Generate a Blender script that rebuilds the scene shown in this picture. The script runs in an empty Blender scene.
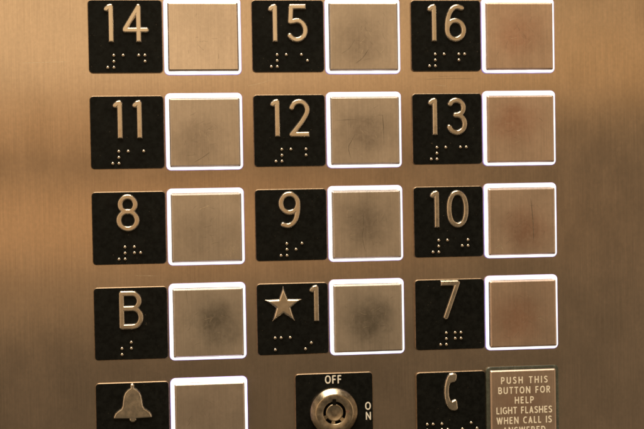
import bpy, bmesh, math, random
import numpy as np
from mathutils import Vector, Matrix

random.seed(7)
sc = bpy.context.scene
COL = sc.collection
MM = 0.001
ORG = Vector((0.0, 0.0, 1.30))          # centre of the first plate of the top row: 1.30 m above the floor
PI = math.pi


def W(x, y, z):
    """millimetres on the panel (x right, y into the wall, z up) -> metres in the world"""
    return Vector((x * MM, y * MM, z * MM)) + ORG


# ------------------------------------------------------------------ materials
def new_mat(name):
    m = bpy.data.materials.new(name)
    m.use_nodes = True
    nt = m.node_tree
    nt.nodes.clear()
    out = nt.nodes.new('ShaderNodeOutputMaterial')
    return m, nt, out


def N(nt, typ, **kw):
    n = nt.nodes.new(typ)
    for k, v in kw.items():
        if k == 'op':
            n.operation = v
        elif k.startswith('i_'):
            n.inputs[int(k[2:])].default_value = v
        else:
            setattr(n, k, v)
    return n


def math_node(nt, op, a, b=None, clamp=False):
    n = nt.nodes.new('ShaderNodeMath')
    n.operation = op
    n.use_clamp = clamp
    for i, v in enumerate((a, b)):
        if v is None:
            continue
        if isinstance(v, (int, float)):
            n.inputs[i].default_value = v
        else:
            nt.links.new(v, n.inputs[i])
    return n.outputs[0]


def ramp(nt, src, lo, hi, a=0.0, b=1.0):
    n = nt.nodes.new('ShaderNodeMapRange')
    n.interpolation_type = 'SMOOTHSTEP'
    nt.links.new(src, n.inputs[0])
    n.inputs[1].default_value = lo
    n.inputs[2].default_value = hi
    n.inputs[3].default_value = a
    n.inputs[4].default_value = b
    return n.outputs[0]


def mix_col(nt, fac, a, b, blend='MIX'):
    n = nt.nodes.new('ShaderNodeMix')
    n.data_type = 'RGBA'
    n.blend_type = blend
    for idx, v in ((0, fac), (6, a), (7, b)):
        if isinstance(v, (int, float)):
            n.inputs[idx].default_value = v
        elif isinstance(v, tuple):
            n.inputs[idx].default_value = v
        else:
            nt.links.new(v, n.inputs[idx])
    return n.outputs[2]


def scaled_noise(nt, vec, scale, detail=3.0, rough=0.55, dist=0.0):
    mp = nt.nodes.new('ShaderNodeMapping')
    nt.links.new(vec, mp.inputs[0])
    mp.inputs['Scale'].default_value = scale
    n = nt.nodes.new('ShaderNodeTexNoise')
    n.inputs['Scale'].default_value = 1.0
    n.inputs['Detail'].default_value = detail
    n.inputs['Roughness'].default_value = rough
    n.inputs['Distortion'].default_value = dist
    nt.links.new(mp.outputs[0], n.inputs['Vector'])
    return n.outputs['Fac']


def brushed(name, base, rough, aniso, grain, smudge=False, rot=0.0, bump=0.25, blot=0.12):
    """brushed stainless steel: vertical grain, worn and handled"""
    m, nt, out = new_mat(name)
    b = nt.nodes.new('ShaderNodeBsdfPrincipled')
    nt.links.new(b.outputs[0], out.inputs[0])
    b.inputs['Metallic'].default_value = 1.0
    tc = nt.nodes.new('ShaderNodeTexCoord')
    ob = tc.outputs['Object']
    oi = nt.nodes.new('ShaderNodeObjectInfo')
    if smudge:                                      # every cap gets its own piece of the pattern
        add = nt.nodes.new('ShaderNodeVectorMath')
        add.operation = 'MULTIPLY_ADD'
        comb = nt.nodes.new('ShaderNodeCombineXYZ')
        nt.links.new(oi.outputs['Random'], comb.inputs[0])
        nt.links.new(oi.outputs['Random'], comb.inputs[2])
        nt.links.new(comb.outputs[0], add.inputs[0])
        add.inputs[1].default_value = (3.7, 0, 9.1)
        nt.links.new(ob, add.inputs[2])
        pos = add.outputs[0]
    else:
        pos = ob
    fine = scaled_noise(nt, pos, (grain, 40, 45), 2.5, 0.6)       # hair-line grain
    wide = scaled_noise(nt, pos, (grain * 0.22, 40, 16), 2.0, 0.5)  # broader brush strokes
    spots = scaled_noise(nt, pos, (70, 70, 55), 5.0, 0.62, 0.0)       # handling marks
    specks = scaled_noise(nt, pos, (900, 900, 700), 3.0, 0.65)
    g = math_node(nt, 'ADD', math_node(nt, 'MULTIPLY', fine, 0.75), math_node(nt, 'MULTIPLY', wide, 0.25))
    tone = ramp(nt, g, 0.33, 0.67, 0.92, 1.06)
    tone = math_node(nt, 'MULTIPLY', tone, ramp(nt, spots, 0.3, 0.7, 1.0 - blot, 1.0 + blot))
    tone = math_node(nt, 'MULTIPLY', tone, ramp(nt, specks, 0.3, 0.7, 0.955, 1.045))
    base_rgb = nt.nodes.new('ShaderNodeRGB')
    base_rgb.outputs[0].default_value = (*base, 1)
    vm = nt.nodes.new('ShaderNodeVectorMath')
    vm.operation = 'SCALE'
    nt.links.new(base_rgb.outputs[0], vm.inputs[0])
    nt.links.new(tone, vm.inputs['Scale'])
    colr = vm.outputs[0]
    r = ramp(nt, spots, 0.3, 0.7, rough - 0.012, rough + 0.012)
    if smudge:
        # grease and wear where fingers press: object colour R = how much, G = hue of the handled metal
        warp = nt.nodes.new('ShaderNodeVectorMath')
        warp.operation = 'MULTIPLY_ADD'
        nz = nt.nodes.new('ShaderNodeTexNoise')
        nz.inputs['Scale'].default_value = 160
        nz.inputs['Detail'].default_value = 3
        nt.links.new(pos, nz.inputs['Vector'])
        nt.links.new(nz.outputs['Color'], warp.inputs[0])
        warp.inputs[1].default_value = (.009, 0, .009)
        nt.links.new(ob, warp.inputs[2])
        sub = nt.nodes.new('ShaderNodeVectorMath')
        sub.operation = 'SUBTRACT'
        sub.inputs[1].default_value = (.0045, 0, .0045)
        nt.links.new(warp.outputs[0], sub.inputs[0])
        sep = nt.nodes.new('ShaderNodeSeparateXYZ')
        nt.links.new(sub.outputs[0], sep.inputs[0])
        ox = math_node(nt, 'MULTIPLY', math_node(nt, 'SUBTRACT', oi.outputs['Random'], 0.5), 6.0)
        oz = math_node(nt, 'MULTIPLY', math_node(nt, 'SUBTRACT', math_node(nt, 'FRACT', math_node(nt, 'MULTIPLY', oi.outputs['Random'], 7.3)), 0.5), 6.0)
        x2 = math_node(nt, 'POWER', math_node(nt, 'ADD', math_node(nt, 'MULTIPLY', sep.outputs[0], 1000.0), ox), 2.0)
        z2 = math_node(nt, 'POWER', math_node(nt, 'ADD', math_node(nt, 'MULTIPLY', sep.outputs[2], 1000.0), oz), 2.0)
        rad = math_node(nt, 'SQRT', math_node(nt, 'ADD', x2, z2))
        mask = ramp(nt, rad, 1.0, 13.0, 1.0, 0.0)
        fsw = scaled_noise(nt, pos, (420, 420, 420), 4.0, 0.7, 1.2)
        mask = math_node(nt, 'MULTIPLY', mask, ramp(nt, fsw, 0.3, 0.66, 0.72, 1.0))
        sc_ = nt.nodes.new('ShaderNodeSeparateColor')
        nt.links.new(oi.outputs['Color'], sc_.inputs[0])
        f = math_node(nt, 'MULTIPLY', mask, sc_.outputs[0], True)
        dark = nt.nodes.new('ShaderNodeMix')
        dark.data_type = 'RGBA'
        dark.inputs[6].default_value = (.34, .345, .33, 1)
        dark.inputs[7].default_value = (.68, .46, .38, 1)
        nt.links.new(sc_.outputs[1], dark.inputs[0])
        tint = mix_col(nt, sc_.outputs[1], (1, 1, 1, 1), (1.04, .885, .80, 1))
        colr = mix_col(nt, 1.0, colr, tint, 'MULTIPLY')
        greased = mix_col(nt, 1.0, colr, dark.outputs[2], 'MULTIPLY')
        colr = mix_col(nt, f, colr, greased)
        r = math_node(nt, 'ADD', r, math_node(nt, 'MULTIPLY', f, 0.08))
        r = math_node(nt, 'SUBTRACT', r, math_node(nt, 'MULTIPLY', sc_.outputs[2], 0.14))
    nt.links.new(colr, b.inputs['Base Color'])
    nt.links.new(r, b.inputs['Roughness'])
    b.inputs['Anisotropic'].default_value = aniso
    b.inputs['Anisotropic Rotation'].default_value = rot
    tg = nt.nodes.new('ShaderNodeTangent')
    tg.direction_type = 'UV_MAP'
    tg.uv_map = 'UVMap'
    nt.links.new(tg.outputs[0], b.inputs['Tangent'])
    bp = nt.nodes.new('ShaderNodeBump')
    bp.inputs['Strength'].default_value = bump
    bp.inputs['Distance'].default_value = 0.00002
    nt.links.new(g, bp.inputs['Height'])
    nt.links.new(bp.outputs[0], b.inputs['Normal'])
    return m


def simple(name, base, rough, metal=0.0, bump_scale=None, bump=0.1, var=0.0, vscale=300, spec=0.5, coat=0.0):
    m, nt, out = new_mat(name)
    b = nt.nodes.new('ShaderNodeBsdfPrincipled')
    nt.links.new(b.outputs[0], out.inputs[0])
    b.inputs['Base Color'].default_value = (*base, 1)
    b.inputs['Roughness'].default_value = rough
    b.inputs['Metallic'].default_value = metal
    b.inputs['Specular IOR Level'].default_value = spec
    b.inputs['Coat Weight'].default_value = coat
    tc = nt.nodes.new('ShaderNodeTexCoord')
    if var:
        n = scaled_noise(nt, tc.outputs['Object'], (vscale, vscale, vscale), 5, 0.65)
        k = ramp(nt, n, 0.3, 0.7, 1 - var, 1 + var)
        rgb = nt.nodes.new('ShaderNodeRGB')
        rgb.outputs[0].default_value = (*base, 1)
        vm = nt.nodes.new('ShaderNodeVectorMath')
        vm.operation = 'SCALE'
        nt.links.new(rgb.outputs[0], vm.inputs[0])
        nt.links.new(k, vm.inputs['Scale'])
        nt.links.new(vm.outputs[0], b.inputs['Base Color'])
        nt.links.new(ramp(nt, n, 0.3, 0.7, max(0.02, rough - 0.06), rough + 0.06), b.inputs['Roughness'])
    if bump_scale:
        n = scaled_noise(nt, tc.outputs['Object'], (bump_scale,) * 3, 3, 0.6)
        bp = nt.nodes.new('ShaderNodeBump')
        bp.inputs['Strength'].default_value = bump
        bp.inputs['Distance'].default_value = 0.00004
        nt.links.new(n, bp.inputs['Height'])
        nt.links.new(bp.outputs[0], b.inputs['Normal'])
    return m


def glow(name, colr, strength):
    m, nt, out = new_mat(name)
    b = nt.nodes.new('ShaderNodeBsdfPrincipled')
    nt.links.new(b.outputs[0], out.inputs[0])
    b.inputs['Base Color'].default_value = (.7, .7, .72, 1)
    b.inputs['Roughness'].default_value = 0.35
    b.inputs['Emission Color'].default_value = (*colr, 1)
    oi = nt.nodes.new('ShaderNodeObjectInfo')
    sp = nt.nodes.new('ShaderNodeSeparateColor')
    nt.links.new(oi.outputs['Color'], sp.inputs[0])
    tc = nt.nodes.new('ShaderNodeTexCoord')
    led = scaled_noise(nt, tc.outputs['Object'], (210, 210, 210), 1.0, 0.4)       # light-emitting diodes behind the acrylic: uneven
    k = ramp(nt, led, 0.35, 0.65, 0.86, 1.25)
    nt.links.new(math_node(nt, 'MULTIPLY', math_node(nt, 'MULTIPLY', sp.outputs[0], k), strength * 4.0), b.inputs['Emission Strength'])
    return m


M_PANEL = brushed('panel_steel', (.615, .503, .412), 0.22, 0.92, 4200, False, 0.0, 0.15, 0.05)
M_CAP = brushed('button_steel', (.61, .565, .525), 0.40, 0.6, 4200, True, 0.0, 0.15, 0.08)
M_BLACK = simple('black_enamel', (.0058, .0066, .0063), 0.45, 0.0, 2500, 0.2, 0.4, 700, 0.09)
_nt = M_BLACK.node_tree
_b = [n for n in _nt.nodes if n.type == 'BSDF_PRINCIPLED'][0]
_old = _b.inputs['Base Color'].links[0].from_socket
_tc = _nt.nodes.new('ShaderNodeTexCoord')
_geo = _nt.nodes.new('ShaderNodeNewGeometry')
_sp = scaled_noise(_nt, _geo.outputs['Position'], (1500, 1500, 1500), 2, 0.5)
_pt = scaled_noise(_nt, _geo.outputs['Position'], (110, 110, 110), 3, 0.6)
_dust = math_node(_nt, 'MULTIPLY', ramp(_nt, _sp, 0.70, 0.78), ramp(_nt, _pt, 0.42, 0.62), True)
_film = math_node(_nt, 'MULTIPLY', ramp(_nt, _pt, 0.4, 0.75), 0.05)
_c1 = mix_col(_nt, _film, _old, (.05, .046, .038, 1))
_nt.links.new(mix_col(_nt, math_node(_nt, 'MULTIPLY', _dust, 0.7), _c1, (.12, .10, .075, 1)), _b.inputs['Base Color'])
M_RELIEF = simple('raised_steel', (.68, .605, .52), 0.23, 1.0, None, 0, 0.06, 500)
M_EDGE = simple('plate_edge_metal', (.27, .20, .14), 0.45, 1.0, None, 0, 0.3, 900)  # brown metal on the sides and bevel of each plate
M_RING = glow('lit_acrylic', (.94, .95, 1.0), 1.22)
M_RINGFRINGE = glow('ring_fringe_glow', (.30, .26, 1.0), 0.55)  # violet emission on the ring's outer side imitates a bloom fringe
M_TEXT = simple('cream_print', (.88, .83, .70), 0.6, 0.0, None, 0, 0.12, 1500)
M_WHITE = simple('white_print', (.88, .86, .80), 0.6, 0.0, None, 0, 0.08, 1500)
M_BEZEL = simple('grey_green_acrylic', (.075, .082, .066), 0.25, 0.0, None, 0, 0.25, 500, 0.5)
M_LOCK = simple('lock_nickel', (.46, .385, .29), 0.31, 1.0, 900, 0.3, 0.16, 500)
M_PIN = simple('lock_pin', (.75, .48, .40), 0.25, 1.0)
M_SLOT_SHADE = simple('slot_shade', (.006, .005, .004), 0.8, spec=0.05)  # near-black colour stands in for the shade inside slot and notch
M_LOCKFACE = simple('lock_face_nickel', (.40, .345, .28), 0.33, 1.0, 900, 0.3, 0.2, 600)
M_SCR = simple('scratch_dark', (.23, .20, .16), 0.55, 1.0, None, 0, 0.4, 900)
M_SCRL = simple('scratch_bright', (.78, .71, .60), 0.36, 1.0, None, 0, 0.3, 900)


# ------------------------------------------------------------------ object helpers
def link(o, parent=None):
    COL.objects.link(o)
    if parent is not None:
        o.parent = parent
    return o


def thing(name, loc, label, cat, group=None):
    o = bpy.data.objects.new(name, None)
    o.empty_display_size = 0.01
    o.location = loc
    o['label'] = label
    o['category'] = cat
    if group:
        o['group'] = group
    return link(o)


def planar_uv(me):
    uv = me.uv_layers.new(name='UVMap')
    for l in me.loops:
        co = me.vertices[l.vertex_index].co
        uv.data[l.index].uv = (co.x / MM * 0.02, (co.z + co.y) / MM * 0.02)


def mesh_obj(name, verts, faces, mats, parent=None, midx=None, smooth=None, loc=(0, 0, 0), uv=False):
    """verts in mm"""
    me = bpy.data.meshes.new(name)
    me.from_pydata([(x * MM, y * MM, z * MM) for x, y, z in verts], [], faces)
    for m in mats:
        me.materials.append(m)
    if midx is not None:
        for p, i in zip(me.polygons, midx):
            p.material_index = i
    if smooth is not None:
        for p in me.polygons:
            p.use_smooth = smooth if isinstance(smooth, bool) else smooth[p.index]
    if uv:
        planar_uv(me)
    me.update()
    o = bpy.data.objects.new(name, me)
    o.location = [c * MM for c in loc]
    return link(o, parent)


def rrect(w, h, r, n=6):
    """rounded rectangle outline, counter-clockwise seen from the front (x right, z up)"""
    pts = []
    for cx, cz, a0 in ((w / 2 - r, h / 2 - r, 0), (-w / 2 + r, h / 2 - r, 90), (-w / 2 + r, -h / 2 + r, 180), (w / 2 - r, -h / 2 + r, 270)):
        for k in range(n + 1):
            a = math.radians(a0 + 90 * k / n)
            pts.append((cx + r * math.cos(a), cz + r * math.sin(a)))
    return pts


def loft(rings, cap_front=True, cap_back=False, mids=None):
    """rings: list of (outline, y); returns verts, faces, material per face. Front = smaller y."""
    verts, faces, mi = [], [], []
    n = len(rings[0][0])
    for out, y in rings:
        verts += [(x, y, z) for x, z in out]
    for k in range(len(rings) - 1):
        for i in range(n):
            j = (i + 1) % n
            a, b = k * n + i, k * n + j
            faces.append((a, b, b + n, a + n))
            mi.append(mids[k] if mids else 0)
    if cap_front:
        faces.append(tuple((len(rings) - 1) * n + i for i in range(n)))
        mi.append(mids[-1] if mids else 0)
    if cap_back:
        faces.append(tuple(reversed(range(n))))
        mi.append(0)
    return verts, faces, mi


# ------------------------------------------------------------------ reliefs (raised digits, symbols and printing) from distance fields
def seg_sdf(X, Z, p, q, w, flat0=False, flat1=False):
    dx, dz = q[0] - p[0], q[1] - p[1]
    L2 = dx * dx + dz * dz + 1e-12
    t = np.clip(((X - p[0]) * dx + (Z - p[1]) * dz) / L2, 0, 1)
    d = np.hypot(X - p[0] - t * dx, Z - p[1] - t * dz) - w / 2
    L = math.sqrt(L2)
    if flat0:
        d = np.maximum(d, -((X - p[0]) * dx + (Z - p[1]) * dz) / L)
    if flat1:
        d = np.maximum(d, ((X - q[0]) * dx + (Z - q[1]) * dz) / L)
    return d


def strokes_sdf(strokes, w):
    def f(X, Z):
        d = np.full(X.shape, 1e3)
        for s in strokes:
            pts, f0, f1 = s
            for i in range(len(pts) - 1):
                d = np.minimum(d, seg_sdf(X, Z, pts[i], pts[i + 1], w, f0 and i == 0, f1 and i == len(pts) - 2))
        return d
    xs = [p[0] for s in strokes for p in s[0]]
    zs = [p[1] for s in strokes for p in s[0]]
    return f, (min(xs) - w, max(xs) + w, min(zs) - w, max(zs) + w)


def poly_sdf(pts):
    def f(X, Z):
        d = np.full(X.shape, 1e3)
        inside = np.zeros(X.shape, bool)
        n = len(pts)
        for i in range(n):
            p, q = pts[i], pts[(i + 1) % n]
            d = np.minimum(d, seg_sdf(X, Z, p, q, 0.0))
            cross = ((p[1] > Z) != (q[1] > Z)) & (X < (q[0] - p[0]) * (Z - p[1]) / (q[1] - p[1] + 1e-12) + p[0])
            inside ^= cross
        return np.where(inside, -d, d)
    xs = [p[0] for p in pts]
    zs = [p[1] for p in pts]
    return f, (min(xs) - .6, max(xs) + .6, min(zs) - .6, max(zs) + .6)


def relief_mesh(name, sdf, box, step, h, bev, mat, sink=0.12, crown=0.0, dull=0.0):
    x0, x1, z0, z1 = box
    nx = int((x1 - x0) / step) + 2
    nz = int((z1 - z0) / step) + 2
    X, Z = np.meshgrid(x0 + np.arange(nx) * step, z0 + np.arange(nz) * step)
    d = sdf(X, Z) - dull
    t = np.clip(-d / bev, 0, 1)
    H = h * (1 - (1 - t) ** 2) + crown * np.clip((-d - bev) / 1.0, 0, 1)
    H = np.where(d > 0, -np.minimum(d * 2.0 * h / bev, sink), H)
    keep = d < step * 1.6
    idx = -np.ones(X.shape, int)
    fm = keep[:-1, :-1] & keep[1:, :-1] & keep[:-1, 1:] & keep[1:, 1:]
    used = np.zeros(X.shape, bool)
    used[:-1, :-1] |= fm
    used[1:, :-1] |= fm
    used[:-1, 1:] |= fm
    used[1:, 1:] |= fm
    idx[used] = np.arange(used.sum())
    V = np.stack([X[used], -H[used], Z[used]], 1) * MM
    ii, jj = np.nonzero(fm)
    F = np.stack([idx[ii, jj], idx[ii, jj + 1], idx[ii + 1, jj + 1], idx[ii + 1, jj]], 1)
    me = bpy.data.meshes.new(name)
    me.from_pydata(V.tolist(), [], F.tolist())
    me.materials.append(mat)
    me.polygons.foreach_set('use_smooth', [True] * len(me.polygons))
    me.update()
    return me


def place_mesh(name, me, parent, loc):
    o = bpy.data.objects.new(name, me)
    o.location = [c * MM for c in loc]
    return link(o, parent)


def arc(cx, cz, rx, rz, a0, a1, n=22, p=2.0):
    out = []
    for k in range(n + 1):
        a = math.radians(a0 + (a1 - a0) * k / n)
        c, s = math.cos(a), math.sin(a)
        e = 2.0 / p
        out.append((cx + rx * math.copysign(abs(c) ** e, c), cz + rz * math.copysign(abs(s) ** e, s)))
    return out


def smooth_line(pts, n=6):
    P = [pts[0]] + list(pts) + [pts[-1]]
    out = []
    for i in range(1, len(P) - 2):
        p0, p1, p2, p3 = P[i - 1], P[i], P[i + 1], P[i + 2]
        for k in range(n):
            t = k / n
            out.append(tuple(0.5 * ((2 * p1[a]) + (-p0[a] + p2[a]) * t + (2 * p0[a] - 5 * p1[a] + 4 * p2[a] - p3[a]) * t * t
                                    + (-p0[a] + 3 * p1[a] - 3 * p2[a] + p3[a]) * t ** 3) for a in (0, 1)))
    out.append(tuple(pts[-1]))
    return out


SIX = smooth_line([(-2.95, 4.2), (-2.85, 6.9), (-2.2, 9.6), (-1.0, 11.4), (.6, 12.15), (2.3, 11.75)])
GLYPH = {   # centre lines in mm on a numeral 13 mm tall; second and third say whether an end is cut square
    '1': [([(0, 0.0), (0, 12.2)], True, False), ([(-1.5, 11.35), (-0.75, 12.0), (0, 12.2)], False, False)],
    '2': [(arc(0, 9.35, 2.75, 2.8, 165, -20) + smooth_line([(2.4, 7.9), (.6, 5.0), (-1.7, 2.1), (-2.75, .85)])[1:] + [(-2.7, .82), (3.5, .82)], False, True)],
    '3': [(arc(-.1, 9.6, 2.55, 2.6, 150, -90) + [(-.5, 7.0)], False, True),
          ([(-.4, 7.0)] + arc(0, 3.95, 2.85, 3.1, 88, -158), False, False)],
    '4': [([(1.35, 0), (1.35, 12.15), (-3.15, 4.75), (-3.2, 4.2), (4.0, 4.2)], True, False)],
    '5': [([(3.2, 12.18), (-2.05, 12.18), (-2.35, 7.0)] + arc(-.15, 4.1, 2.95, 3.3, 112, -145), True, False)],
    '6': [(SIX, False, False), (arc(0, 4.1, 2.95, 3.28, 0, 360, 40), False, False)],
    '7': [([(-3.4, 12.18), (2.75, 12.18), (-1.6, 0.3)], True, False)],
    '8': [(arc(0, 9.5, 2.55, 2.65, 0, 360, 36), False, False), (arc(0, 3.9, 3.05, 3.08, 0, 360, 40), False, False)],
    '9': [([(-x, 13.0 - z) for x, z in SIX], False, False), (arc(0, 8.9, 2.95, 3.28, 0, 360, 40), False, False)],
    '0': [(arc(0, 6.5, 3.05, 5.68, 0, 360, 48, 2.25), False, False)],
    'B': [([(-3.15, .82), (-3.15, 12.18), (.3, 12.18)] + arc(.35, 9.62, 2.45, 2.56, 90, -90) + [(-3.1, 7.06)], False, False),
          ([(.3, 7.06)] + arc(.45, 3.94, 2.85, 3.12, 90, -90) + [(-3.15, .82)], False, False)],
}
_relief = {}


def relief_for(ch):
    if ch not in _relief:
        f, box = strokes_sdf(GLYPH[ch], 2.0)
        if ch == '1':
            box = (-3.2, 1.6, -.8, 13.8)
        _relief[ch] = relief_mesh('numeral', f, box, 0.085, 0.60, 0.52, M_RELIEF, dull=0.0)
    return _relief[ch]


STAR = []
for k in range(10):
    r = 6.75 if k % 2 == 0 else 2.78
    a = math.radians(90 + 36 * k)
    STAR.append((r * math.cos(a), r * math.sin(a)))
half_bell = [(0, 6.75), (.62, 6.5), (.8, 5.9), (.7, 5.4), (1.75, 4.75), (2.65, 3.7), (3.15, 2.3), (3.4, .6), (3.6, -.9), (4.0, -1.7), (5.0, -2.3),
             (5.9, -3.1), (6.5, -4.3), (6.55, -5.0), (6.3, -5.2), (1.3, -5.35), (1.15, -6.0), (.65, -6.5), (0, -6.65)]
BELL = [(-x, z) for x, z in half_bell] + [(x, z) for x, z in reversed(half_bell[1:-1])]
PHONE = [(x * 0.0515, z * 0.0515) for x, z in   # traced as a handset: earpiece, curved grip, mouthpiece
         [(-4, 127), (20, 131), (42, 128), (50, 118), (49, 96), (44, 78), (34, 66), (14, 63), (4, 58), (-4, 38), (-7, 6), (-5, -28), (4, -56),
          (12, -60), (20, -56), (34, -50), (44, -52), (50, -66), (52, -88), (55, -110), (50, -124), (32, -131), (6, -127), (-14, -110), (-30, -84),
          (-40, -48), (-44, -6), (-41, 40), (-33, 80), (-20, 112)]]

# ------------------------------------------------------------------ braille
DOTS = {'#': '3456', '1': '1', '2': '12', '3': '14', '4': '145', '5': '15', '6': '124', '7': '1245', '8': '125', '9': '24', '0': '245',
        'g1': '56', 'b': '12', 'm': '134', 'a': '1', 'in': '35', 'p': '1234', 'h': '125', 'con': '5', 'one': '135'}
_dot = None


def dot_mesh():
    global _dot
    if _dot is None:
        verts, faces = [], []
        nseg, R, H = 14, .56, .5
        prof = [(1.0, .06), (.97, -.12), (.84, -.30), (.6, -.42), (.3, -.485)]
        for s, y in prof:
            for k in range(nseg):
                a = 2 * PI * k / nseg
                verts.append((R * s * math.cos(a), y, R * s * math.sin(a)))
        for r in range(len(prof) - 1):
            for k in range(nseg):
                j = (k + 1) % nseg
                a, b = r * nseg + k, r * nseg + j
                faces.append((a, b, b + nseg, a + nseg))
        verts.append((0, -.5, 0))
        t = len(verts) - 1
        b0 = (len(prof) - 1) * nseg
        for k in range(nseg):
            faces.append((b0 + k, b0 + (k + 1) % nseg, t))
        me = bpy.data.meshes.new('braille_dot')
        me.from_pydata([(x * MM, y * MM, z * MM) for x, y, z in verts], [], faces)
        me.materials.append(M_RELIEF)
        for p in me.polygons:
            p.use_smooth = True
        _dot = me
    return _dot


# ------------------------------------------------------------------ grid of the panel, mm
COLX = [12.5, 68.0, 123.55]     # centres of the plates
PW, PH = 25.0, 24.94
RP = 32.62
BX = [c + 12.5 + 13.58 for c in COLX]     # centres of the buttons
BX = [x + d for x, d in zip(BX, (.05, .0, -.12))]
HW, HH = 26.35, 26.4
CW, CH, CAPH = 24.12, 23.62, 2.25
PLATE_T = 0.8


def plate_base(parent, w=PW, h=PH):
    r = 1.35
    o1 = rrect(w, h, r)
    o2 = rrect(w - .36, h - .36, r - .18)
    v, f, mi = loft([(o1, .0), (o1, -PLATE_T + .16), (o2, -PLATE_T)], mids=[1, 1, 0])
    return mesh_obj('faceplate', v, f, [M_BLACK, M_EDGE], parent, mi, False)


def braille(parent, cells, x, z):
    """x, z: first dot position (mm) relative to the plate centre"""
    for k, c in enumerate(cells):
        if c is None:
            continue
        for d in DOTS[c]:
            n = int(d)
            dx = 0 if n <= 3 else 2.08
            dz = -2.05 * ((n - 1) % 3)
            place_mesh('braille_dot', dot_mesh(), parent, (x + 5.25 * k + dx, -PLATE_T, z + dz))


PLATES = [  # column, row, numerals [(glyph, x)], top gap, braille cells, braille x, name of its look
    (0, 0, [('1', -4.75), ('4', 3.15)], 1.55, ['#', '1', '4'], -6.1, '14'),
    (1, 0, [('1', -4.45), ('5', 3.25)], 1.55, ['#', '1', '5'], -5.95, '15'),
    (2, 0, [('1', -4.2), ('6', 3.4)], 1.55, ['#', '1', '6'], -6.0, '16'),
    (0, 1, [('1', -2.4), ('1', 4.2)], 1.65, ['#', '1', '1'], -5.05, '11'),
    (1, 1, [('1', -4.2), ('2', 3.5)], 1.65, ['#', '1', '2'], -4.9, '12'),
    (2, 1, [('1', -4.4), ('3', 3.4)], 1.65, ['#', '1', '3'], -5.9, '13'),
    (0, 2, [('8', -.35)], 1.0, ['#', '8'], -3.6, '8'),
    (1, 2, [('9', -.5)], 1.0, ['#', '9'], -3.7, '9'),
    (2, 2, [('1', -4.2), ('0', 3.25)], 1.5, ['#', '1', '0'], -5.75, '10'),
    (0, 3, [('B', .1)], 1.4, ['g1', 'b'], -3.2 - 2.08, 'B'),
    (1, 3, [('star', -3.2), ('1', 8.3)], 1.0, ['m', 'a', 'in'], -6.25, '1'),
    (2, 3, [('7', 0.1)], .6, ['#', '7'], -3.5, '7'),
    (0, 4, [('bell', 0)], .4, [], 0, 'bell'),
    (2, 4, [('phone', -.35)], .5, ['p', 'h', 'con', 'one'], -8.7, 'phone'),
]
PLATE_LABEL = {
    '14': 'black square plate with raised metal number 14, beside the pale golden top button',
    '15': 'black square plate with raised metal number 15 and braille dots, in the top row',
    '16': 'black square plate with raised metal number 16 and braille dots, in the top row',
    '11': 'black square plate with raised metal number 11, directly under the plate numbered 14',
    '12': 'black square plate with raised metal number 12 and braille dots, under the plate numbered 15',
    '13': 'black square plate with raised metal number 13 and braille dots, under the plate numbered 16',
    '8': 'black square plate with a single raised metal 8, between the plates 11 and B',
    '9': 'black square plate with a single raised metal 9, under the plate numbered 12',
    '10': 'black square plate with raised metal number 10 and braille dots, above the plate numbered 7',
    'B': 'black square plate with raised metal letter B and four braille dots, above the bell plate',
    '1': 'black square plate with a raised metal star before a 1, above the key switch',
    '7': 'black square plate with a single raised metal 7, above the telephone plate',
    'bell': 'black square plate with a raised metal alarm bell symbol, below the letter B plate',
    'phone': 'black square plate with a raised telephone handset symbol beside the help button',
}
symbols = {}
for c, r, gl, gap, cells, bx, key in PLATES:
    t = thing('symbol_plate' if key in ('bell', 'phone') else 'number_plate', W(COLX[c], 0, -RP * r), PLATE_LABEL[key], 'plate', 'black raised-symbol plates on the steel panel')
    plate_base(t)
    for g, x in gl:
        top = PH / 2 - gap
        if g in ('star', 'bell', 'phone'):
            pts, cz, rx = {'star': (STAR, 6.75, 0), 'bell': (BELL, 6.75, 0), 'phone': (PHONE, 6.75, 0)}[g]
            f, box = poly_sdf(pts)
            me = relief_mesh(g, f, box, 0.1, 0.62, 0.6 if g != 'star' else .75, M_RELIEF, dull=0.05 if g != 'star' else 0.0)
            place_mesh({'star': 'star', 'bell': 'bell_symbol', 'phone': 'handset_symbol'}[g], me, t, (x, -PLATE_T, top - cz))
        else:
            o = place_mesh('letter' if g == 'B' else 'numeral', relief_for(g), t, (x, -PLATE_T, top - 13.0))
            if r == 2 and c < 2 or r == 3 and c == 1:
                o.scale = (1, 1, .965)
                o.location.z += 0.45 * MM
    if cells:
        braille(t, cells, bx, PH / 2 - (18.35 if key == 'phone' else 18.9))


# ------------------------------------------------------------------ lit buttons
def ring_mesh():
    n = 6
    o0 = rrect(HW, HH, 1.7, n)
    o1 = rrect(HW - .34, HH - .34, 1.55, n)
    i1 = rrect(CW - .25, CH - .25, .7, n)
    v, f, mi = loft([(o0, 0), (o0, -.55), (o1, -.70), (i1, -.70), (i1, -.1)], cap_front=False, mids=[1, 1, 0, 0])
    o = mesh_obj('light_ring', v, f, [M_RING, M_RINGFRINGE], None, mi, False)
    me = o.data
    bpy.data.objects.remove(o)
    return me


def cap_outline(w, h, r):
    return rrect(w, h, r, 4)


def cap_rings(w=CW, h=CH, hh=CAPH):
    return [(cap_outline(w, h, .5), -.4), (cap_outline(w, h, .5), -hh + .62), (cap_outline(w - .14, h - .14, .46), -hh + .46),
            (cap_outline(w - .9, h - .9, .28), -hh + .06), (cap_outline(w - 1.15, h - 1.15, .22), -hh)]


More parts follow.
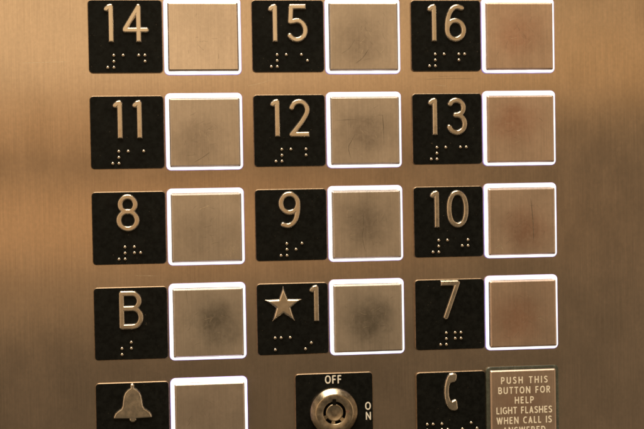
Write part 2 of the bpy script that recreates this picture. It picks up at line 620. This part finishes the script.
def stroke_strip(pts, w, y):
    """thin strip along a line, tapering at its ends"""
    verts, faces = [], []
    n = len(pts)
    for i, (x, z) in enumerate(pts):
        a = pts[max(0, i - 1)]
        b = pts[min(n - 1, i + 1)]
        dx, dz = b[0] - a[0], b[1] - a[1]
        L = math.hypot(dx, dz) or 1
        ww = w * (0.25 if i in (0, n - 1) else 1.0) * random.uniform(.6, 1.1) / 2
        verts += [(x - dz / L * ww, y, z + dx / L * ww), (x + dz / L * ww, y, z - dx / L * ww)]
    for i in range(n - 1):
        a = 2 * i
        faces.append((a, a + 1, a + 3, a + 2))
    return verts, faces


SCR = {  # marks on single caps: points in mm from the cap centre, width, kind (1 dark, 2 bright)
    '15': [([(-3, -9.3), (-.6, -7.5), (1.6, -4.4)], .16, 1), ([(4, -4.2), (6.2, -6.6)], .22, 1), ([(7, 6.5), (7, 3.2)], .22, 1), ([(-8, -6), (-5, -4), (-3.2, -1)], .12, 1)],
    '16': [([(2.5, 4), (5.8, .5)], .14, 1), ([(0, 1.4), (4, -2)], .1, 1)],
    '11': [([(-4, -10.3), (-1, -8.6), (1.6, -6.8)], .17, 1), ([(-.3, -6.5), (1.4, -9.8)], .16, 1), ([(-5, 2.5), (-2.8, 5)], .1, 1)],
    '12': [([(-10, 3.6), (-6.4, 3.8), (-3, 3.8)], .2, 1), ([(4.6, 5.4), (6.1, 5.3), (6.35, 1.5), (6.5, -4.6)], .2, 1), ([(-3.6, -1.2), (-5.9, -5.2), (-6, -6.6), (-5.2, -9.6)], .2, 1)],
    '8': [([(-2.6, 6.2), (-1, 6.9), (1, 7.6)], .16, 2)],
    '9': [([(-1.2, 4), (-1.1, -1), (-1.7, -4), (-.7, -9.4)], .18, 1), ([(-6.6, 2.4), (-5, 3)], .4, 1), ([(-4, 0), (-2.4, 1.4)], .2, 1), ([(1.2, 1.2), (3, 3)], .14, 1), ([(5, -6.6), (8.6, -6.2)], .12, 2)],
    '10': [([(3.1, 8.2), (3.8, 1.4), (4, -3), (4.1, -7)], .24, 1), ([(-6.2, -8), (-3.8, -5.8)], .2, 1), ([(-9.6, -9.2), (-8.2, -8.2), (-7.2, -9.8)], .26, 2), ([(-1, -3), (-.2, -7)], .12, 1)],
    'B': [([(-7.4, 11), (-7, 6.8)], .3, 1), ([(4.4, -3.4), (3.2, -8.6)], .16, 1), ([(-2.6, 2.2), (-.6, .6)], .14, 1)],
    '1': [([(2.2, 2.2), (4.6, 3.7)], .2, 2), ([(4.4, 7.8), (4.8, 6.2)], .18, 1), ([(5.5, -1.2), (8.6, -4.6)], .12, 1)],
    '7': [([(3, -9.6), (7.2, -9.4)], .2, 2)],
    '14': [([(-1.5, 4.5), (.6, 3.2)], .3, 2)],
}
for k in SCR:
    SCR[k] = list(SCR[k])


_r8 = random.Random(5)
for _k in range(46):      # a patch worn bright near the lower right corner of one cap
    _x, _z, _a = _r8.gauss(7.2, 1.25), _r8.gauss(-8.3, .75), _r8.gauss(-.5, .7)
    _l = _r8.uniform(.3, 1.1)
    SCR['8'].append(([(_x, _z), (_x + _l * math.cos(_a), _z + _l * math.sin(_a))], _r8.uniform(.12, .3), 2))


def add_fine_scratches(lst, seed, n):
    rng = random.Random(seed)
    for _ in range(n):
        x, z = rng.gauss(0, 4.2), rng.gauss(0, 4.2)
        if abs(x) > 9 or abs(z) > 9:
            continue
        a = rng.uniform(0, 2 * PI)
        L = rng.uniform(.8, 3.2)
        k = rng.uniform(-.35, .35)
        pts = [(x, z)]
        for _s in range(3):
            x += math.cos(a) * L / 3
            z += math.sin(a) * L / 3
            a += k
            pts.append((x, z))
        lst.append((pts, rng.uniform(.04, .08), 1 if rng.random() < .72 else 2))


BTN = {  # smudge strength, redness, tilt about z (deg), tilt about x (deg)
    '14': (.05, .45, .3, -4.0), '15': (.42, .2, 0, .5), '16': (.55, 1.0, -.2, .2),
    '11': (.40, .2, .1, 0), '12': (.65, .15, .1, .5), '13': (.75, .85, -.1, 0),
    '8': (.35, .1, .2, .2), '9': (.70, .1, -.1, 0), '10': (.80, .7, .1, .1),
    'B': (.95, 0, 0, -.3), '1': (.95, 0, .15, -.3), '7': (.65, .9, 0, -.8), 'bell': (.25, .2, .1, -.6)}
BTN_LABEL = {
    '14': 'palest golden square steel button, glowing white rim, right of the plate numbered 14',
    '15': 'square steel button with glowing white rim right of the plate numbered 15',
    '16': 'square steel button with glowing white rim right of the plate numbered 16',
    '11': 'square steel button with glowing white rim right of the plate numbered 11',
    '12': 'square steel button with angular dark scratches and glowing rim, right of the plate numbered 12',
    '13': 'reddish brown square steel button with glowing rim right of the plate numbered 13',
    '8': 'square steel button worn pale at its corner, glowing rim, right of the plate 8',
    '9': 'square steel button with a long upright scratch and glowing rim, right of the plate 9',
    '10': 'reddish smudged square steel button with upright scratch, right of the plate numbered 10',
    'B': 'dark smudged square steel button with glowing rim right of the letter B plate',
    '1': 'dark smudged square steel button with glowing rim right of the star and 1 plate',
    '7': 'faintly reddish square steel button with glowing white rim right of the plate 7',
    'bell': 'square steel alarm button with the brightest glowing rim, right of the bell plate',
}
RING = ring_mesh()
for i, (c, r, gl, gap, cells, bx, key) in enumerate(PLATES):
    if key == 'phone':
        continue
    t = thing('lift_button', W(BX[c], 0, -RP * r), BTN_LABEL[key], 'button', 'square lift buttons with glowing rims')
    o = bpy.data.objects.new('light_ring', RING)
    o.color = ({'bell': .55, '14': .30, 'B': .27, '16': .235}.get(key, .25), 0, 0, 1)
    link(o, t)
    v, f, mi = loft(cap_rings())
    lst = list(SCR.get(key, []))
    add_fine_scratches(lst, 100 + i, 26 if key in ('15', '11', '12', '9', 'B', '1', '10') else 12)
    for pts, w, kind in lst:
        sv, sf = stroke_strip(smooth_line(pts, 3) if len(pts) > 2 and key != '12' else pts, w, -CAPH - .008 - .001 * len(mi) * .01)
        b = len(v)
        v += sv
        f += [tuple(b + q for q in ff) for ff in sf]
        mi += [kind] * len(sf)
    s, red, tz, tx = BTN[key]
    cap = mesh_obj('cap', v, f, [M_CAP, M_SCR, M_SCRL], t, mi, False, uv=True)
    cap.color = (s, red, 1.0 if key == '14' else 0.0, 1)
    cap.location = (.2 * MM, 0, -.33 * MM)
    cap.rotation_euler = (math.radians(tx * .6), 0, math.radians(tz * .6))


# ------------------------------------------------------------------ printed lettering
def E(cx, cz, rx, rz, a0, a1, n=12, p=2.3):
    return arc(cx, cz, rx, rz, a0, a1, n, p)


FONT = {  # width, strokes on a unit cap height (centre lines between .075 and .925)
    'A': (.62, [[(.07, 0), (.31, .93), (.55, 0)], [(.16, .3), (.46, .3)]]),
    'B': (.56, [[(.08, .075), (.08, .925), (.26, .925)] + E(.26, .72, .2, .205, 90, -90) + [(.08, .515)], [(.26, .515)] + E(.27, .295, .23, .22, 90, -90) + [(.08, .075)]]),
    'C': (.58, [E(.37, .5, .29, .425, 58, 302)]),
    'D': (.64, [[(.08, .075), (.08, .925), (.24, .925)] + E(.24, .5, .33, .425, 90, -90) + [(.08, .075)]]),
    'E': (.50, [[(.46, .925), (.08, .925), (.08, .075), (.46, .075)], [(.08, .51), (.42, .51)]]),
    'F': (.48, [[(.45, .925), (.08, .925), (.08, 0)], [(.08, .49), (.42, .49)]]),
    'G': (.64, [E(.37, .5, .29, .425, 55, 330) + [(.57, .45), (.38, .45)]]),
    'H': (.64, [[(.08, 0), (.08, 1)], [(.56, 0), (.56, 1)], [(.08, .51), (.56, .51)]]),
    'I': (.17, [[(.085, 0), (.085, 1)]]),
    'L': (.46, [[(.08, 1), (.08, .075), (.44, .075)]]),
    'N': (.66, [[(.08, 0), (.08, .96), (.58, .04), (.58, 1)]]),
    'O': (.70, [E(.35, .5, .28, .425, 0, 360, 30)]),
    'P': (.54, [[(.08, 0), (.08, .925), (.25, .925)] + E(.25, .69, .22, .235, 90, -90) + [(.08, .455)]]),
    'R': (.58, [[(.08, 0), (.08, .925), (.25, .925)] + E(.25, .70, .21, .225, 90, -90) + [(.08, .475)], [(.26, .475), (.50, 0)]]),
    'S': (.52, [smooth_line([(.44, .86), (.27, .925), (.11, .85), (.085, .70), (.2, .565), (.36, .455), (.45, .30), (.40, .13), (.25, .07), (.07, .13)])]),
    'T': (.54, [[(.0, .925), (.54, .925)], [(.27, 0), (.27, .925)]]),
    'U': (.64, [[(.08, 1), (.08, .35)] + E(.32, .33, .24, .255, 180, 360) + [(.56, 1)]]),
    'W': (.88, [[(.05, 1), (.25, .05), (.44, .93), (.63, .05), (.83, 1)]]),
    ' ': (.30, []),
}


def lettering(parent, text, height, width, loc, mat, weight=.135, name='lettering', gap=.16):
    """one printed line, its middle at loc, stretched by letter spacing to the given width"""
    n = len(text)
    nat = sum(FONT[ch][0] for ch in text)
    tr = (width / height - nat) / max(1, n - 1)
    sx = 1.0
    if tr < .06:
        sx = (width / height - .06 * (n - 1)) / nat
        tr = .06
    strokes = []
    x = -width / height / 2 if n > 1 else -nat / 2
    for ch in text:
        w, ss = FONT[ch]
        for s in ss:
            closed = math.hypot(s[0][0] - s[-1][0], s[0][1] - s[-1][1]) < .02
            strokes.append(([((x + px * sx) * height, (pz - .5) * height) for px, pz in s], not closed, not closed))
        x += w * sx + tr
    f, box = strokes_sdf(strokes, weight * height)
    me = relief_mesh(name, f, box, 0.055, 0.03, 0.03, mat, sink=.03)
    return place_mesh(name, me, parent, loc)


# ------------------------------------------------------------------ help button
hc = (BX[2] - .1, -RP * 4 + .35)
t = thing('help_button', W(hc[0], 0, hc[1]), 'unlit bronze square button printed with help instructions, right of the telephone plate', 'button')
n = 6
o0, o1 = rrect(26.4, 26.5, 1.5, n), rrect(26.0, 26.1, 1.4, n)
i0, i1 = rrect(CW - .1, CH + .7, .6, n), rrect(CW - .3, CH + .5, .55, n)
v, f, mi = loft([(o0, 0), (o0, -.9), (o1, -1.15), (i0, -1.15), (i1, -.2)], cap_front=False)
mesh_obj('bezel', v, f, [M_BEZEL], t, mi, False)
v, f, mi = loft(cap_rings(CW - .25, CH + .55, 2.0))
hcap = mesh_obj('cap', v, f, [M_CAP], t, mi, False, uv=True)
hcap.color = (.35, .9, 0, 1)
LINES = [('PUSH THIS', 16.9), ('BUTTON FOR', 18.9), ('HELP', 6.9), ('LIGHT FLASHES', 20.2), ('WHEN CALL IS', 20.0), ('ANSWERED', 15.4)]
for k, (s, w) in enumerate(LINES):
    lettering(hcap, s, 2.42, w, (.35 - .05 * k, -2.004, 8.42 - 3.56 * k), M_TEXT, .15)

# ------------------------------------------------------------------ key switch
KX, KZ, KW, KH = 82.05, -130.85, 27.4, 27.4
t = thing('key_switch', W(KX, 0, KZ), 'black plate with a round keyed metal lock, marked OFF and ON, below the star plate', 'key switch')
plate_base(t, KW, KH)
lettering(t, 'OFF', 2.85, 5.75, (-.25, -PLATE_T, KH / 2 - 2.25), M_WHITE, .15)
lettering(t, 'O', 2.75, 2.0, (11.8, -PLATE_T, 1.75), M_WHITE, .15)
lettering(t, 'N', 2.65, 1.8, (11.9, -PLATE_T, -1.75), M_WHITE, .15)


def circle(r, n=56):
    return [(r * math.cos(2 * PI * k / n), r * math.sin(2 * PI * k / n)) for k in range(n)]


lx, lz = -.4, .4
v, f, mi = loft([(circle(8.3), 0), (circle(8.3), -1.7), (circle(8.2), -1.95), (circle(8.05), -2.1), (circle(6.62), -3.55), (circle(6.45), -3.68), (circle(6.2), -3.72),
                 (circle(4.1), -3.72), (circle(3.95), -3.60), (circle(3.95), -1.9)], cap_front=True, mids=[0] * 6 + [2, 0, 1, 1])
sm = [True] * len(f)
sm[-1] = False
barrel = mesh_obj('lock_barrel', v, f, [M_LOCK, M_SLOT_SHADE, M_LOCKFACE], t, mi, sm, loc=(lx, -PLATE_T, lz))
v, f, mi = loft([(circle(3.0), -1.7), (circle(3.0), -3.4), (circle(2.85), -3.52), (circle(2.6), -3.55), (circle(2.5), -3.48), (circle(1.0), -3.44)], mids=[0, 0, 0, 0, 1, 1])
mesh_obj('lock_core', v, f, [M_LOCK, M_LOCKFACE], barrel, mi, True)
# raised black block stands in for the shaded notch atop the annular slot
v, f, mi = loft([(rrect(1.35, 2.1, .3), -3.3), (rrect(1.35, 2.1, .3), -3.75)])
mesh_obj('keyway', v, f, [M_SLOT_SHADE], barrel, mi, False, loc=(-.05, 0, 3.75))
v, f, mi = loft([(rrect(1.2, .75, .25), -3.3), (rrect(1.2, .75, .25), -3.74)])
mesh_obj('index_mark', v, f, [M_PIN], barrel, mi, False, loc=(4.55, 0, .35))
for a in (205, 262, 318):        # bridges that close the slot between its dark arcs
    v, f = [], []
    pts = []
    for k in range(5):
        b = math.radians(a + 16 * (k / 4 - .5) * 1.3)
        pts.append(b)
    for b in pts:
        for rr, y in ((2.95, -3.46), (4.0, -3.6)):
            v.append((rr * math.cos(b), y, rr * math.sin(b)))
    for k in range(4):
        f.append((2 * k, 2 * k + 1, 2 * k + 3, 2 * k + 2))
    mesh_obj('slot_bridge', v, f, [M_LOCK], barrel, None, True)

# ------------------------------------------------------------------ the steel panel itself
x0, x1, z0, z1, th = -130, 290, -230, 110, 2.5
v = [(x0, 0, z0), (x1, 0, z0), (x1, 0, z1), (x0, 0, z1), (x0, th, z0), (x1, th, z0), (x1, th, z1), (x0, th, z1)]
f = [(0, 1, 2, 3), (5, 4, 7, 6), (4, 0, 3, 7), (1, 5, 6, 2), (3, 2, 6, 7), (4, 5, 1, 0)]
mi = [0] * 6
for pts, w, kind in [([(-22, -8.8), (-14, -8.6), (-7, -8.4)], .14, 2),
                     ([(54, -17), (58, -16.2), (63, -14.6)], .14, 2), ([(116, -15.2), (124, -14.9), (133, -15)], .10, 1),
                     ([(120, -14.2), (128, -14)], .08, 1), ([(119, -17), (124, -17.6)], .12, 2),
                     ([(30, -45.8), (34, -45.4)], .12, 2), ([(101, -77), (104, -79)], .12, 1),
                     ([(14, -81.5), (22, -81.9)], .12, 2)]:
    sv, sf = stroke_strip(smooth_line(pts, 3), w, -.012)
    b = len(v)
    v += sv
    f += [tuple(b + q for q in ff) for ff in sf]
    mi += [kind] * len(sf)
o = mesh_obj('steel_panel', v, f, [M_PANEL, M_SCR, M_SCRL], None, mi, False, uv=True)
o.location = ORG
o['kind'] = 'structure'
o['label'] = 'brushed bronze-toned steel panel that all the plates and buttons sit on'
o['category'] = 'panel'

# ------------------------------------------------------------------ light: overhead downlight, plus lamps added for bands in the steel and lit bevels
w = bpy.data.worlds.new('World')
sc.world = w
w.use_nodes = True
bg = w.node_tree.nodes['Background']
bg.inputs[0].default_value = (1.0, .755, .46, 1)
bg.inputs[1].default_value = 0.15


def area(name, loc, target, sx, sy, col, power):
    l = bpy.data.lights.new(name, 'AREA')
    l.shape = 'RECTANGLE'
    l.size, l.size_y = sx, sy
    l.color = col
    l.energy = power
    o = bpy.data.objects.new(name, l)
    o.location = loc
    d = Vector(target) - Vector(loc)
    o.rotation_euler = d.to_track_quat('-Z', 'Y').to_euler()
    return link(o)


foot = W(32, 0, -53.6)
TG = W(50, 0, -60)


def reflection_lamp(name, xa, xb, za, zb, col, radiance):  # added unseen rectangle of light, sized for its reflection in the steel
    A = (xb - xa) * (zb - za)
    p = foot + Vector(((xa + xb) / 2, -1.45, (za + zb) / 2))
    return area(name, p, p + Vector((0, 1, 0)), xb - xa, zb - za, col, radiance * PI * A)


reflection_lamp('upper_reflection_band', -1.3, .35, .16, .95, (1.0, .70, .38), .98)  # added strips, split so the steel reflects brighter and darker bands
reflection_lamp('lower_reflection_band', -1.3, .35, .065, .155, (1.0, .53, .20), .50)
reflection_lamp('lower_reflection_band', -1.3, .30, -.10, .015, (1.0, .55, .22), .66)
reflection_lamp('lower_reflection_band', -1.3, .20, -.20, -.105, (1.0, .62, .30), .24)
reflection_lamp('upper_reflection_band', .36, 1.6, .14, .26, (1.0, .56, .20), .52)
reflection_lamp('upper_reflection_band', .36, 1.6, .265, .95, (1.0, .58, .22), .28)
side = area('bevel_fill', foot + Vector((-1.1, -.75, -.05)), foot + Vector((0, -.05, 0)), .7, 1.3, (1.0, .66, .38), 3.2)  # added lamp, only there to brighten the left bevels
area('downlight', foot + Vector((-.1, -.42, 1.15)), TG, .9, .5, (1.0, .86, .65), 23)
area('bevel_fill', foot + Vector((1.2, -.6, -.05)), foot + Vector((0, -.05, 0)), .6, 1.2, (1.0, .72, .45), 2.4)  # added dimmer lamp that makes the right bevels visible

# ------------------------------------------------------------------ camera (solved from the corners of the plates and buttons)
cx, cy, cz, yaw, pit, rol, fpx = 32.3056, -414.9914, -53.5805, .1118, -.0198, .0165, 1200.0
right = Vector((math.cos(yaw), -math.sin(yaw), 0))
fwd = Vector((math.sin(yaw), math.cos(yaw), 0))
up = Vector((0, 0, 1))
f2 = fwd * math.cos(pit) + up * math.sin(pit)
u2 = up * math.cos(pit) - fwd * math.sin(pit)
r3 = right * math.cos(rol) - u2 * math.sin(rol)
u3 = right * math.sin(rol) + u2 * math.cos(rol)
cam = bpy.data.cameras.new('Camera')
co = bpy.data.objects.new('Camera', cam)
R = Matrix((r3, u3, -f2)).transposed().to_4x4()
co.matrix_world = Matrix.Translation(W(cx, cy, cz)) @ R
cam.sensor_width = 36
cam.lens = fpx / 644 * 36
cam.clip_start = .01
cam.clip_end = 50
link(co)
sc.camera = co

sc.view_settings.view_transform = 'Standard'
sc.view_settings.look = 'None'
sc.view_settings.exposure = 0
sc.view_settings.gamma = 1
sc.cycles.filter_width = 1.8
